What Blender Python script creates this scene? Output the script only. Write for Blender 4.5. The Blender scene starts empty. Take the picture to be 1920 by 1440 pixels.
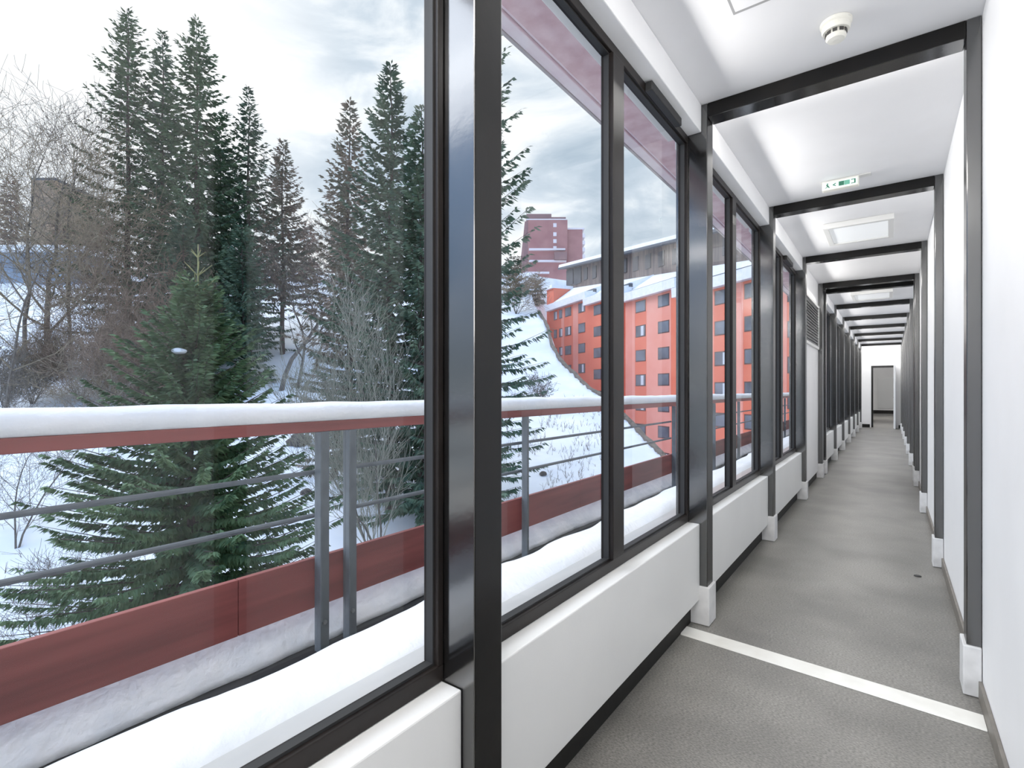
import bpy, bmesh, math, random
import numpy as np
from mathutils import Vector, Matrix, noise

random.seed(7)
col = bpy.context.scene.collection
scene = bpy.context.scene

# ------------------------------------------------------------------ camera
EYE = 1.13
PHI = math.radians(36.4)
SN, CS = math.sin(PHI), math.cos(PHI)
F = 964.0
HOR = 732.0
cam_d = bpy.data.cameras.new('camera')
cam = bpy.data.objects.new('camera', cam_d)
col.objects.link(cam)
cam.location = (0, 0, EYE)
cam.rotation_euler = (math.pi / 2, 0, PHI)
cam_d.sensor_width = 36
cam_d.lens = 36 * F / 1920
cam_d.shift_y = (HOR - 720) / 1920
cam_d.clip_start = 0.02
cam_d.clip_end = 2000
scene.camera = cam
scene.view_settings.view_transform = 'Standard'
scene.view_settings.look = 'None'
scene.view_settings.exposure = 0.4
scene.view_settings.gamma = 1.2


def cw(a, d):
    """survey axes (a across, d away from the corridor window) to world x, y"""
    return a * CS - d * SN, a * SN + d * CS


# ------------------------------------------------------------------ helpers
def tag(o, label=None, cat=None, group=None, kind=None):
    if label: o['label'] = label
    if cat: o['category'] = cat
    if group: o['group'] = group
    if kind: o['kind'] = kind
    return o


def empty(name, loc=(0, 0, 0), rz=0.0):
    o = bpy.data.objects.new(name, None)
    col.objects.link(o)
    o.location = loc
    o.rotation_euler = (0, 0, rz)
    o.empty_display_size = 0.1
    return o


def from_arrays(name, V, Fc, mat, parent=None, smooth=False):
    me = bpy.data.meshes.new(name)
    me.from_pydata(V, [], Fc)
    me.update()
    if smooth:
        me.polygons.foreach_set('use_smooth', [True] * len(me.polygons))
    me.materials.append(mat)
    o = bpy.data.objects.new(name, me)
    col.objects.link(o)
    if parent: o.parent = parent
    return o


class MB:
    def __init__(self):
        self.v = []; self.f = []

    def box(self, x0, x1, y0, y1, z0, z1):
        n = len(self.v)
        self.v += [(x0, y0, z0), (x1, y0, z0), (x1, y1, z0), (x0, y1, z0), (x0, y0, z1), (x1, y0, z1), (x1, y1, z1), (x0, y1, z1)]
        self.f += [tuple(n + i for i in q) for q in ((0, 3, 2, 1), (4, 5, 6, 7), (0, 1, 5, 4), (1, 2, 6, 5), (2, 3, 7, 6), (3, 0, 4, 7))]
        return self

    def hexa(self, pts):
        n = len(self.v)
        self.v += [tuple(p) for p in pts]
        self.f += [tuple(n + i for i in q) for q in ((0, 3, 2, 1), (4, 5, 6, 7), (0, 1, 5, 4), (1, 2, 6, 5), (2, 3, 7, 6), (3, 0, 4, 7))]
        return self

    def poly(self, pts):
        n = len(self.v)
        self.v += [tuple(p) for p in pts]
        self.f.append(tuple(range(n, n + len(pts))))
        return self

    def tube(self, p0, p1, r0, r1=None, n=10):
        r1 = r0 if r1 is None else r1
        p0 = Vector(p0); p1 = Vector(p1)
        t = (p1 - p0).normalized()
        s = t.orthogonal().normalized(); u = t.cross(s)
        b = len(self.v)
        for p, r in ((p0, r0), (p1, r1)):
            for i in range(n):
                a = 2 * math.pi * i / n
                self.v.append(tuple(p + s * (r * math.cos(a)) + u * (r * math.sin(a))))
        for i in range(n):
            j = (i + 1) % n
            self.f.append((b + i, b + j, b + n + j, b + n + i))
        self.f.append(tuple(b + i for i in reversed(range(n))))
        self.f.append(tuple(b + n + i for i in range(n)))
        return self

    def lathe(self, prof, c=(0, 0, 0), n=28):
        b = len(self.v)
        for r, z in prof:
            for i in range(n):
                a = 2 * math.pi * i / n
                self.v.append((c[0] + r * math.cos(a), c[1] + r * math.sin(a), c[2] + z))
        for k in range(len(prof) - 1):
            for i in range(n):
                j = (i + 1) % n
                self.f.append((b + k * n + i, b + k * n + j, b + (k + 1) * n + j, b + (k + 1) * n + i))
        self.f.append(tuple(b + i for i in reversed(range(n))))
        self.f.append(tuple(b + (len(prof) - 1) * n + i for i in range(n)))
        return self

    def build(self, name, mat, parent=None, bevel=0.0, smooth=False):
        o = from_arrays(name, self.v, self.f, mat, parent, smooth)
        bm = bmesh.new(); bm.from_mesh(o.data)
        bmesh.ops.recalc_face_normals(bm, faces=bm.faces[:])
        bm.to_mesh(o.data); bm.free()
        if bevel:
            m = o.modifiers.new('bevel', 'BEVEL')
            m.width = bevel; m.segments = 2; m.limit_method = 'ANGLE'
        return o


def structure(name, mb, mat, bevel=0.0):
    return tag(mb.build(name, mat, None, bevel), kind='structure')


# ------------------------------------------------------------------ materials
def srgb(r, g, b):
    f = lambda c: (c / 255 / 12.92) if c / 255 <= 0.04045 else ((c / 255 + 0.055) / 1.055) ** 2.4
    return (f(r), f(g), f(b), 1.0)


def mat(name, c, rough=0.6, c2=None, scale=6.0, detail=4.0, bump=0.0, bscale=None, metallic=0.0, spec=0.5, stretch=None, lo=0.35, hi=0.65, vary=0.0, coords='Object'):
    m = bpy.data.materials.new(name)
    m.use_nodes = True
    nt = m.node_tree; N = nt.nodes; L = nt.links
    p = N['Principled BSDF']
    p.inputs['Base Color'].default_value = c
    p.inputs['Roughness'].default_value = rough
    p.inputs['Metallic'].default_value = metallic
    p.inputs['Specular IOR Level'].default_value = spec
    tc = N.new('ShaderNodeTexCoord')
    src = tc.outputs[coords]
    if stretch:
        mp = N.new('ShaderNodeMapping'); mp.inputs['Scale'].default_value = stretch
        L.new(src, mp.inputs['Vector']); src = mp.outputs['Vector']
    colout = None
    if c2:
        nz = N.new('ShaderNodeTexNoise'); nz.inputs['Scale'].default_value = scale; nz.inputs['Detail'].default_value = detail
        L.new(src, nz.inputs['Vector'])
        cr = N.new('ShaderNodeValToRGB')
        cr.color_ramp.elements[0].position = lo; cr.color_ramp.elements[0].color = c
        cr.color_ramp.elements[1].position = hi; cr.color_ramp.elements[1].color = c2
        L.new(nz.outputs['Fac'], cr.inputs['Fac'])
        colout = cr.outputs['Color']
    if vary and colout is not None:
        oi = N.new('ShaderNodeObjectInfo')
        mr = N.new('ShaderNodeMapRange'); mr.inputs['To Min'].default_value = 1 - vary; mr.inputs['To Max'].default_value = 1 + vary
        L.new(oi.outputs['Random'], mr.inputs['Value'])
        hs = N.new('ShaderNodeHueSaturation')
        L.new(mr.outputs['Result'], hs.inputs['Value']); L.new(colout, hs.inputs['Color'])
        colout = hs.outputs['Color']
    if colout is not None:
        L.new(colout, p.inputs['Base Color'])
    if bump:
        bn = N.new('ShaderNodeTexNoise'); bn.inputs['Scale'].default_value = bscale or scale; bn.inputs['Detail'].default_value = 5
        L.new(src, bn.inputs['Vector'])
        b = N.new('ShaderNodeBump'); b.inputs['Strength'].default_value = bump; b.inputs['Distance'].default_value = 0.02
        L.new(bn.outputs['Fac'], b.inputs['Height']); L.new(b.outputs['Normal'], p.inputs['Normal'])
    return m


def emit_mat(name, c, strength, base=None):
    m = mat(name, base or c, 0.5)
    p = m.node_tree.nodes['Principled BSDF']
    p.inputs['Emission Color'].default_value = c
    p.inputs['Emission Strength'].default_value = strength
    return m


def glass_mat():
    m = bpy.data.materials.new('window_glass')
    m.use_nodes = True
    nt = m.node_tree; N = nt.nodes; L = nt.links
    for n in list(N):
        if n.type != 'OUTPUT_MATERIAL': N.remove(n)
    out = [n for n in N if n.type == 'OUTPUT_MATERIAL'][0]
    geo = N.new('ShaderNodeNewGeometry')
    ior = N.new('ShaderNodeMapRange')
    ior.inputs['To Min'].default_value = 1.5; ior.inputs['To Max'].default_value = 1 / 1.5
    L.new(geo.outputs['Backfacing'], ior.inputs['Value'])
    fr = N.new('ShaderNodeFresnel'); L.new(ior.outputs['Result'], fr.inputs['IOR'])
    mul = N.new('ShaderNodeMath'); mul.operation = 'MULTIPLY'; mul.inputs[1].default_value = 0.6; mul.use_clamp = True
    L.new(fr.outputs['Fac'], mul.inputs[0])
    tr = N.new('ShaderNodeBsdfTransparent'); tr.inputs['Color'].default_value = (0.97, 0.985, 0.98, 1)
    gl = N.new('ShaderNodeBsdfGlossy'); gl.inputs['Roughness'].default_value = 0.0
    mx = N.new('ShaderNodeMixShader')
    L.new(mul.outputs['Value'], mx.inputs['Fac']); L.new(tr.outputs['BSDF'], mx.inputs[1]); L.new(gl.outputs['BSDF'], mx.inputs[2])
    L.new(mx.outputs['Shader'], out.inputs['Surface'])
    return m


M = {}
M['wall'] = mat('white_wall_paint', srgb(247, 247, 248), 0.55, srgb(243, 243, 244), 3, bump=0.03, bscale=90)
M['ceiling'] = mat('white_ceiling_paint', srgb(232, 232, 234), 0.7, srgb(228, 228, 230), 3)
M['sill'] = mat('white_panel_paint', srgb(228, 228, 226), 0.38, srgb(223, 223, 221), 2.5, bump=0.02, bscale=120)
M['black'] = mat('black_gloss_paint', srgb(15, 14, 13), 0.3, srgb(10, 10, 10), 9, spec=0.12, bump=0.015, bscale=30)
M['black'].node_tree.nodes['Principled BSDF'].inputs['Coat Weight'].default_value = 0.08
M['black'].node_tree.nodes['Principled BSDF'].inputs['Coat Roughness'].default_value = 0.12
M['black_gloss'] = mat('black_mirror_paint', srgb(15, 14, 14), 0.13, srgb(10, 10, 10), 9, bump=0.01, bscale=30)
M['black_gloss'].node_tree.nodes['Principled BSDF'].inputs['IOR'].default_value = 2.1
M['frame'] = mat('dark_anodised_frame', srgb(28, 24, 22), 0.35, srgb(20, 17, 16), 8, spec=0.14)
M['gasket'] = mat('black_rubber_gasket', srgb(14, 14, 15), 0.6)
M['plinth'] = mat('black_plinth', srgb(22, 21, 19), 0.6, srgb(14, 14, 12), 30, spec=0.2)
M['skirt'] = mat('grey_brown_skirting', srgb(112, 106, 98), 0.5, srgb(96, 91, 84), 20)
M['block'] = mat('pale_grey_post_foot', srgb(222, 222, 222), 0.5, srgb(198, 198, 198), 14, lo=0.4, hi=0.75)
M['strip'] = mat('white_threshold', srgb(236, 235, 228), 0.45, srgb(226, 224, 216), 10)
M['plastic'] = mat('cream_plastic', srgb(232, 230, 220), 0.4)
M['slot'] = mat('dark_slot', srgb(40, 38, 36), 0.6)
M['lightframe'] = mat('light_frame_white', srgb(214, 214, 212), 0.45)
M['diffuser'] = emit_mat('light_diffuser', srgb(235, 238, 240), 0.25, srgb(225, 228, 230))
M['line'] = mat('grey_shadow_gap', srgb(150, 150, 150), 0.7)
M['grille'] = mat('dark_grey_grille', srgb(82, 82, 82), 0.5)
M['signwhite'] = emit_mat('exit_sign_face', srgb(206, 236, 226), 0.45, srgb(220, 236, 230))
M['green'] = mat('exit_sign_green', srgb(20, 98, 72), 0.5)
M['green2'] = mat('exit_sign_pale_green', srgb(96, 172, 146), 0.5)
M['steel'] = mat('galvanised_grey_paint', srgb(98, 106, 112), 0.45, srgb(84, 91, 97), 12, spec=0.5)
M['bolt'] = mat('bolt_steel', srgb(150, 155, 158), 0.35, metallic=0.6)
M['redwood'] = mat('red_stained_timber', srgb(146, 74, 70), 0.6, srgb(112, 54, 52), 2.2, detail=6, stretch=(1, 0.35, 5), bump=0.03, bscale=9)
M['wet'] = mat('wet_dark_deck', srgb(24, 24, 27), 0.6, srgb(15, 15, 17), 8, spec=0.15)
M['snow'] = mat('fresh_snow', srgb(248, 249, 252), 0.85, srgb(236, 241, 248), 2.4, bump=0.35, bscale=24, spec=0.2)
M['dirtysnow'] = mat('snow_bank', srgb(248, 249, 252), 0.85, srgb(226, 231, 238), 5, bump=0.4, bscale=22, spec=0.2)
M['outerwall'] = mat('pale_sill_metal', srgb(172, 170, 166), 0.3, srgb(158, 157, 154), 3)
M['soffit'] = mat('pink_red_soffit', srgb(250, 236, 243), 0.6, srgb(242, 218, 228), 3, detail=6, stretch=(5, 0.5, 1))
M['soffit_dark'] = mat('red_brown_soffit', srgb(240, 206, 212), 0.65, srgb(216, 170, 178), 9, detail=6)
M['soffit_edge'] = mat('grey_roof_edge', srgb(170, 164, 166), 0.6)
M['soffit_trim'] = mat('grey_pink_trim', srgb(248, 236, 240), 0.6, srgb(240, 220, 228), 6)
M['spruce'] = mat('spruce_needles', srgb(58, 82, 58), 0.8, srgb(94, 114, 86), 0.9, spec=0.15, vary=0.18)
M['spruce_dark'] = mat('dark_spruce_needles', srgb(58, 80, 66), 0.8, srgb(92, 112, 90), 0.9, spec=0.15, vary=0.18)
M['spruce_brown'] = mat('brown_tinged_spruce', srgb(84, 90, 76), 0.8, srgb(138, 120, 108), 0.8, spec=0.15, vary=0.1)
M['spruce_young'] = mat('young_spruce_needles', srgb(56, 80, 52), 0.75, srgb(98, 122, 84), 1.6, spec=0.2)
M['leader'] = mat('young_spruce_shoot', srgb(150, 146, 92), 0.7, srgb(118, 122, 72), 8)
M['larch'] = mat('bare_larch_twigs', srgb(116, 96, 86), 0.85, srgb(148, 122, 110), 1.0, spec=0.1)
M['bark'] = mat('conifer_bark', srgb(84, 72, 66), 0.9, srgb(58, 50, 47), 5, stretch=(4, 4, 0.7), bump=0.4)
M['greybark'] = mat('grey_bark', srgb(104, 96, 88), 0.9, srgb(74, 68, 63), 5, stretch=(3, 3, 0.8), bump=0.3)
M['twig_grey'] = mat('grey_twigs', srgb(124, 116, 108), 0.9, srgb(96, 90, 82), 1.2)
M['twig_tan'] = mat('tan_twigs', srgb(138, 124, 102), 0.9, srgb(104, 92, 74), 1.0)
M['twig_red'] = mat('red_brown_twigs', srgb(132, 110, 94), 0.9, srgb(104, 88, 74), 1.0)
M['twig_pale'] = mat('pale_willow_twigs', srgb(150, 148, 134), 0.9, srgb(118, 118, 104), 1.0)
M['twig_dark'] = mat('dark_twigs', srgb(72, 62, 56), 0.9, srgb(54, 46, 42), 1.0)
M['rock'] = mat('dark_rock', srgb(78, 70, 66), 0.9, srgb(52, 47, 45), 4, bump=0.6)
M['stonewall'] = mat('brown_stone_wall', srgb(112, 100, 90), 0.9, srgb(74, 66, 60), 3, detail=6, bump=0.5)
M['orange'] = mat('orange_render', srgb(238, 124, 96), 0.85, srgb(228, 110, 84), 0.35, detail=3, spec=0.1)
M['salmon'] = mat('salmon_render', srgb(244, 160, 142), 0.85, srgb(238, 146, 126), 0.35, detail=3, spec=0.1)
M['wframe'] = mat('brown_window_reveal', srgb(84, 58, 54), 0.6)
M['wglass'] = mat('dark_window_glass', srgb(74, 80, 88), 0.12, srgb(116, 126, 138), 0.35, spec=0.6)
M['curtain'] = mat('pale_curtain', srgb(206, 214, 222), 0.7)
M['atticwood'] = mat('weathered_attic_boards', srgb(118, 102, 94), 0.85, srgb(78, 68, 66), 1.3, detail=5, stretch=(2.5, 2.5, 0.2))
M['atticdark'] = mat('dark_attic_glazing', srgb(64, 62, 66), 0.4, srgb(44, 44, 48), 1)
M['roofedge'] = mat('dark_roof_edge', srgb(74, 78, 86), 0.7)
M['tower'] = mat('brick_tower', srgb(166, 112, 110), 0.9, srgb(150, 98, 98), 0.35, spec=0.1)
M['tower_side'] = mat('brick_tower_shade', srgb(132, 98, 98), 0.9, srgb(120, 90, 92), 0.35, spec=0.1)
M['towerwhite'] = mat('tower_white_band', srgb(222, 212, 216), 0.8)
M['tan'] = mat('tan_block', srgb(152, 128, 104), 0.9, srgb(132, 110, 90), 0.3)
M['bluewall'] = mat('blue_grey_chalet_wall', srgb(126, 142, 160), 0.8, srgb(108, 124, 144), 0.5)
M['weed'] = mat('dry_weed_stalks', srgb(112, 100, 92), 0.9, srgb(84, 78, 74), 2)
M['door'] = mat('grey_white_door', srgb(222, 224, 225), 0.4)
M['metal'] = mat('brushed_handle', srgb(150, 150, 150), 0.3, metallic=0.8)
M['glass'] = glass_mat()

# floor: dark speckled linoleum with faint directional streaks
fm = mat('grey_linoleum', srgb(124, 121, 115), 0.4, srgb(98, 96, 91), 2.2, detail=8, spec=0.45)
nt = fm.node_tree; N = nt.nodes; L = nt.links
p = N['Principled BSDF']
tc = N.new('ShaderNodeTexCoord')
n1 = N.new('ShaderNodeTexNoise'); n1.inputs['Scale'].default_value = 160; n1.inputs['Detail'].default_value = 3
mp = N.new('ShaderNodeMapping'); mp.inputs['Scale'].default_value = (0.7, 1.4, 1)
L.new(tc.outputs['Object'], mp.inputs['Vector']); L.new(mp.outputs['Vector'], n1.inputs['Vector'])
mr = N.new('ShaderNodeMapRange'); mr.inputs['From Min'].default_value = 0.3; mr.inputs['From Max'].default_value = 0.7
mr.inputs['To Min'].default_value = 0.45; mr.inputs['To Max'].default_value = 1.45
L.new(n1.outputs['Fac'], mr.inputs['Value'])
hs = N.new('ShaderNodeHueSaturation')
old = p.inputs['Base Color'].links[0].from_socket
L.new(old, hs.inputs['Color']); L.new(mr.outputs['Result'], hs.inputs['Value'])
L.new(hs.outputs['Color'], p.inputs['Base Color'])
bp = N.new('ShaderNodeBump'); bp.inputs['Strength'].default_value = 0.12; bp.inputs['Distance'].default_value = 0.004
L.new(n1.outputs['Fac'], bp.inputs['Height']); L.new(bp.outputs['Normal'], p.inputs['Normal'])
M['floor'] = fm

# ------------------------------------------------------------------ sky
w = bpy.data.worlds.new('overcast_sky')
scene.world = w
w.use_nodes = True
nt = w.node_tree; N = nt.nodes; L = nt.links
bg = N['Background']
tc = N.new('ShaderNodeTexCoord')
mp = N.new('ShaderNodeMapping'); mp.inputs['Scale'].default_value = (1.6, 1.6, 3.6); mp.inputs['Rotation'].default_value = (0.25, -0.35, 0.0)
mp.inputs['Location'].default_value = (1.9, 0.7, 0.6)
L.new(tc.outputs['Generated'], mp.inputs['Vector'])
nz = N.new('ShaderNodeTexNoise'); nz.inputs['Scale'].default_value = 2.7; nz.inputs['Detail'].default_value = 7; nz.inputs['Roughness'].default_value = 0.55
nz.inputs['Distortion'].default_value = 0.5
L.new(mp.outputs['Vector'], nz.inputs['Vector'])
cr = N.new('ShaderNodeValToRGB')
e = cr.color_ramp.elements
e[0].position = 0.36; e[0].color = srgb(208, 209, 211)
e[1].position = 0.63; e[1].color = srgb(138, 153, 168)
k = e.new(0.435); k.color = srgb(190, 196, 202)
k = e.new(0.515); k.color = srgb(160, 172, 184)
L.new(nz.outputs['Fac'], cr.inputs['Fac'])
# brightest part of the cloud cover
gd = N.new('ShaderNodeVectorMath'); gd.operation = 'DOT_PRODUCT'
gx, gy = cw(-0.85, 1.0)
gv = Vector((gx, gy, 0.75)).normalized()
nv = N.new('ShaderNodeVectorMath'); nv.operation = 'NORMALIZE'
L.new(tc.outputs['Generated'], nv.inputs[0])
L.new(nv.outputs['Vector'], gd.inputs[0]); gd.inputs[1].default_value = gv
gm = N.new('ShaderNodeMapRange'); gm.interpolation_type = 'SMOOTHSTEP'
gm.inputs['From Min'].default_value = 0.925; gm.inputs['From Max'].default_value = 1.0; gm.inputs['To Max'].default_value = 0.85
L.new(gd.outputs['Value'], gm.inputs['Value'])
gw = N.new('ShaderNodeMixRGB'); gw.inputs['Color2'].default_value = srgb(216, 217, 219)
L.new(gm.outputs['Result'], gw.inputs['Fac']); L.new(cr.outputs['Color'], gw.inputs['Color1'])
# clearer blue sky to the south-west (behind the viewer), where the glossy posts mirror it
sx = N.new('ShaderNodeSeparateXYZ'); L.new(tc.outputs['Generated'], sx.inputs['Vector'])
bl = N.new('ShaderNodeMapRange'); bl.inputs['From Min'].default_value = 0.15; bl.inputs['From Max'].default_value = -0.75
bl.interpolation_type = 'SMOOTHSTEP'
L.new(sx.outputs['Y'], bl.inputs['Value'])
ht = N.new('ShaderNodeMapRange'); ht.inputs['From Min'].default_value = 0.05; ht.inputs['From Max'].default_value = 0.6
L.new(sx.outputs['Z'], ht.inputs['Value'])
ml = N.new('ShaderNodeMath'); ml.operation = 'MULTIPLY'
L.new(bl.outputs['Result'], ml.inputs[0]); L.new(ht.outputs['Result'], ml.inputs[1])
mx = N.new('ShaderNodeMixRGB'); mx.inputs['Color2'].default_value = (0.30, 0.62, 1.25, 1)
L.new(ml.outputs['Value'], mx.inputs['Fac']); L.new(gw.outputs['Color'], mx.inputs['Color1'])
L.new(mx.outputs['Color'], bg.inputs['Color'])
bg.inputs['Strength'].default_value = 1.35

# ------------------------------------------------------------------ corridor
H = 2.51
XR = 0.27          # right wall face
XL = -0.80         # window frame face
Y0, YE = -2.6, 19.1
POSTS = [0.83, 2.543, 4.26, 6.07, 7.70, 8.12, 9.78, 11.5, 13.25, 15.0, 16.75, 18.5]
PD = 0.095
SILL = 0.485
HEAD = 2.376

structure('floor', MB().box(-0.90, XR + 0.15, Y0, 33, -0.25, 0), M['floor'])
structure('ceiling', MB().box(-0.90, XR + 0.15, Y0, 33, H, H + 0.2), M['ceiling'])
structure('wall_right', MB().box(XR, XR + 0.15, Y0, 33, 0.001, H - 0.001), M['wall'])
structure('wall_rear', MB().box(-0.90, XR - 0.001, Y0, Y0 + 0.1, 0.001, H - 0.001), M['wall'])
structure('baseboard_right', MB().box(XR - 0.012, XR - 0.001, Y0 + 0.11, YE - 0.01, 0.001, 0.065), M['skirt'], 0.002)

# portal frames -------------------------------------------------------
portal_labels = [
    'black steel portal frame nearest the camera, its post splitting the view',
    'black steel portal frame just beyond the white floor strip',
    'black steel portal frame just behind the green exit sign',
    'black steel portal frame just beyond the surface ceiling light',
    'first of the close pair of black portal frames after the grille',
    'second of the close pair of black portal frames after the grille',
    'first black portal frame beyond the close pair of frames',
    'second black portal frame beyond the close pair of frames',
    'fourth black portal frame from the end doorway',
    'third black portal frame from the end doorway',
    'second black portal frame from the end doorway',
    'last black portal frame before the end doorway',
]
proto = None
for i, y in enumerate(POSTS):
    if proto is None:
        def gloss_ends(o):
            o.data.materials.append(M['black_gloss'])
            for pl in o.data.polygons:
                if pl.normal.y < -0.7: pl.material_index = 1
            return o
        r = empty('portal_frame', (0, y, 0))
        gloss_ends(MB().box(-0.862, -0.71, 0, PD, 0.001, H - 0.001).build('post', M['black'], r, 0.003))
        gloss_ends(MB().box(0.226, XR - 0.002, 0, PD, 0.001, H - 0.001).build('post', M['black'], r, 0.003))
        bo = MB().box(-0.709, 0.225, 0, PD, 2.442, H - 0.001).build('beam', M['black'], r, 0.003)
        bo.data.materials.append(M['black_gloss'])
        for pl in bo.data.polygons:
            if pl.normal.z < -0.7: pl.material_index = 1
        b = MB().box(-0.79, -0.698, -0.012, PD + 0.012, 0.002, 0.185)
        b.build('post_foot', M['block'], r, 0.004)
        b = MB().box(0.215, XR - 0.0025, -0.012, PD + 0.012, 0.002, 0.185)
        b.build('post_foot', M['block'], r, 0.004)
        proto = r
    else:
        r = proto.copy(); col.objects.link(r)
        r.location = (0, y, 0)
        for ch in list(proto.children):
            c = ch.copy(); col.objects.link(c); c.parent = r
    tag(r, portal_labels[i], 'portal frame', 'black portal frames along the corridor')

# window bays ---------------------------------------------------------
bays = []
prev = -0.885
for y in [POSTS[0]] + POSTS[1:4]:
    bays.append((prev, y)); prev = y + PD
for k in range(5, len(POSTS) - 1):
    bays.append((POSTS[k] + PD, POSTS[k + 1]))

wn = 0
for i, (a, b) in enumerate(bays):
    a += 0.002; b -= 0.002
    wn += 1
    # low wall below the window and its black recessed plinth
    structure('wall_left', MB().box(-0.86, -0.745, a, b, 0.118, SILL), M['sill'], 0.004)
    structure('baseboard_left', MB().box(-0.86, -0.785, a, b, 0.001, 0.117), M['plinth'])
    # header above
    structure('trim_%d' % wn, MB().box(-0.90, -0.737, a, b, HEAD, H - 0.001), M['wall'], 0.004)
    wd = empty('window_%d' % wn, (0, 0, 0)); tag(wd, kind='structure')
    fr = MB()
    fr.box(-0.845, XL, a, b, SILL + 0.001, 0.523)
    fr.box(-0.845, XL, a, b, 2.338, HEAD - 0.001)
    fr.box(-0.845, XL, a, a + 0.016, 0.523, 2.338)
    fr.box(-0.845, XL, b - 0.016, b, 0.523, 2.338)
    fr.build('window_frame', M['frame'], wd, 0.002)
    mid = (a + b) / 2
    MB().box(-0.845, XL + 0.004, mid - 0.046, mid + 0.046, 0.523, 2.338).build('mullion', M['frame'], wd, 0.002)
    for (p0, p1) in ((a + 0.016, mid - 0.046), (mid + 0.046, b - 0.016)):
        g = MB()
        for (z0, z1, q0, q1) in ((0.523, 0.529, p0, p1), (2.332, 2.338, p0, p1), (0.529, 2.332, p0, p0 + 0.005), (0.529, 2.332, p1 - 0.005, p1)):
            g.box(-0.832, -0.812, q0, q1, z0, z1)
        g.build('gasket', M['gasket'], wd)
        o = from_arrays('pane', [(-0.822, p0, 0.525), (-0.822, p1, 0.525), (-0.822, p1, 2.336), (-0.822, p0, 2.336)], [(0, 1, 2, 3)], M['glass'], wd)
    if i in (1, 3):
        c0 = a + (1.06 if i == 1 else 0.95)
        MB().box(XL + 0.001, XL + 0.032, c0, c0 + 0.36, 2.335, 2.372).build('closer', M['gasket'], wd, 0.004)
    # outside: window ledge metal

# continuous sloping metal sill outside the windows
structure('trim_40', MB().hexa([(-1.23, Y0, 0.201), (-0.864, Y0, 0.201), (-0.864, YE, 0.201), (-1.23, YE, 0.201),
                              (-1.23, Y0, EYE - 0.83), (-0.864, Y0, EYE - 0.636), (-0.864, YE, EYE - 0.636), (-1.23, YE, EYE - 0.83)]), M['outerwall'])

# solid bay with the ventilation grille, and the joint between the twin frames
structure('wall_left', MB().box(-0.86, -0.76, POSTS[3] + PD + .002, POSTS[4] - .002, 0.09, H - 0.001), M['wall'])
structure('baseboard_left', MB().box(-0.86, -0.775, POSTS[3] + PD + .002, POSTS[4] - .002, 0.001, 0.089), M['plinth'])
structure('wall_left', MB().box(-0.86, -0.755, POSTS[4] + PD + .002, POSTS[5] - .002, 0.001, H - 0.001), M['wall'])
structure('wall_left', MB().box(-0.90, -0.86, Y0, -0.885, 0.001, H - 0.001), M['wall'])
structure('wall_left', MB().box(-0.86, -0.755, POSTS[-1] + PD + .002, 33, 0.001, H - 0.001), M['wall'])
gy0, gy1 = POSTS[3] + PD + 0.06, POSTS[4] - 0.06
g = empty('ventilation_grille', (-0.759, (gy0 + gy1) / 2, 1.65))
tag(g, 'dark louvred ventilation grille set high in the white left wall panel', 'grille')
hw = (gy1 - gy0) / 2
fr = MB()
for (y0, y1, z0, z1) in ((-hw, hw, 0.0, 0.03), (-hw, hw, 0.52, 0.55), (-hw, -hw + 0.03, 0.03, 0.52), (hw - 0.03, hw, 0.03, 0.52)):
    fr.box(0, 0.02, y0, y1, z0, z1)
fr.build('frame', M['lightframe'], g)
sl = MB().box(0, 0.004, -hw + .03, hw - .03, 0.03, 0.52)
for k in range(14):
    z = 0.045 + k * 0.034
    sl.hexa([(0.004, -hw + .03, z), (0.016, -hw + .03, z - 0.012), (0.016, hw - .03, z - 0.012), (0.004, hw - .03, z),
             (0.004, -hw + .03, z + 0.006), (0.016, -hw + .03, z - 0.006), (0.016, hw - .03, z - 0.006), (0.004, hw - .03, z + 0.006)])
sl.build('louvres', M['grille'], g)

# end wall with doorway and open leaf ----------------------------------
DX0, DX1, DH = -0.49, 0.06, 1.88
ew = MB().box(-0.754, DX0, YE, YE + 0.12, 0.001, H - .001).box(DX1, XR - .001, YE, YE + 0.12, 0.001, H - .001).box(DX0, DX1, YE, YE + 0.12, DH, H - .001)
structure('wall_end', ew, M['wall'])
structure('baseboard_end', MB().box(-0.754, DX0 - .03, YE - 0.015, YE - 0.001, 0.001, 0.1).box(DX1 + 0.12, XR - .014, YE - 0.015, YE - 0.001, 0.001, 0.1), M['plinth'])
d = empty('door_1', (DX1 + 0.005, YE - 0.002, 0)); tag(d, kind='structure')
MB().box(0.0, 0.04, -0.52, -0.002, 0.01, DH - 0.02).build('door_leaf', M['door'], d, 0.003)
hb = MB().tube((0.0, -0.44, 0.92), (-0.035, -0.44, 0.92), 0.009).tube((-0.035, -0.445, 0.92), (-0.035, -0.34, 0.92), 0.008)
hb.build('door_handle', M['metal'], d)
fr = MB().box(DX0 + .001, DX0 + 0.05, YE + 0.122, YE + 0.19, 0.001, DH).box(DX0 + .05, DX1, YE + 0.122, YE + 0.19, DH - 0.06, DH)
structure('trim_50', fr, M['black'])
structure('wall_far', MB().box(-0.754, XR - 0.001, 31.0, 31.1, 0.001, H - 0.001), M['wall'])
structure('baseboard_far', MB().box(-0.754, XR - 0.002, 30.985, 30.999, 0.001, 0.16), M['plinth'])
d2 = MB().box(-0.52, 0.12, 30.95, 30.984, 0.24, 1.72)
structure('door_2', d2, M['door'], 0.004)
structure('trim_51', MB().box(-0.753, -0.71, 19.35, 30.9, 0.25, 2.0), M['black'])

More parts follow.
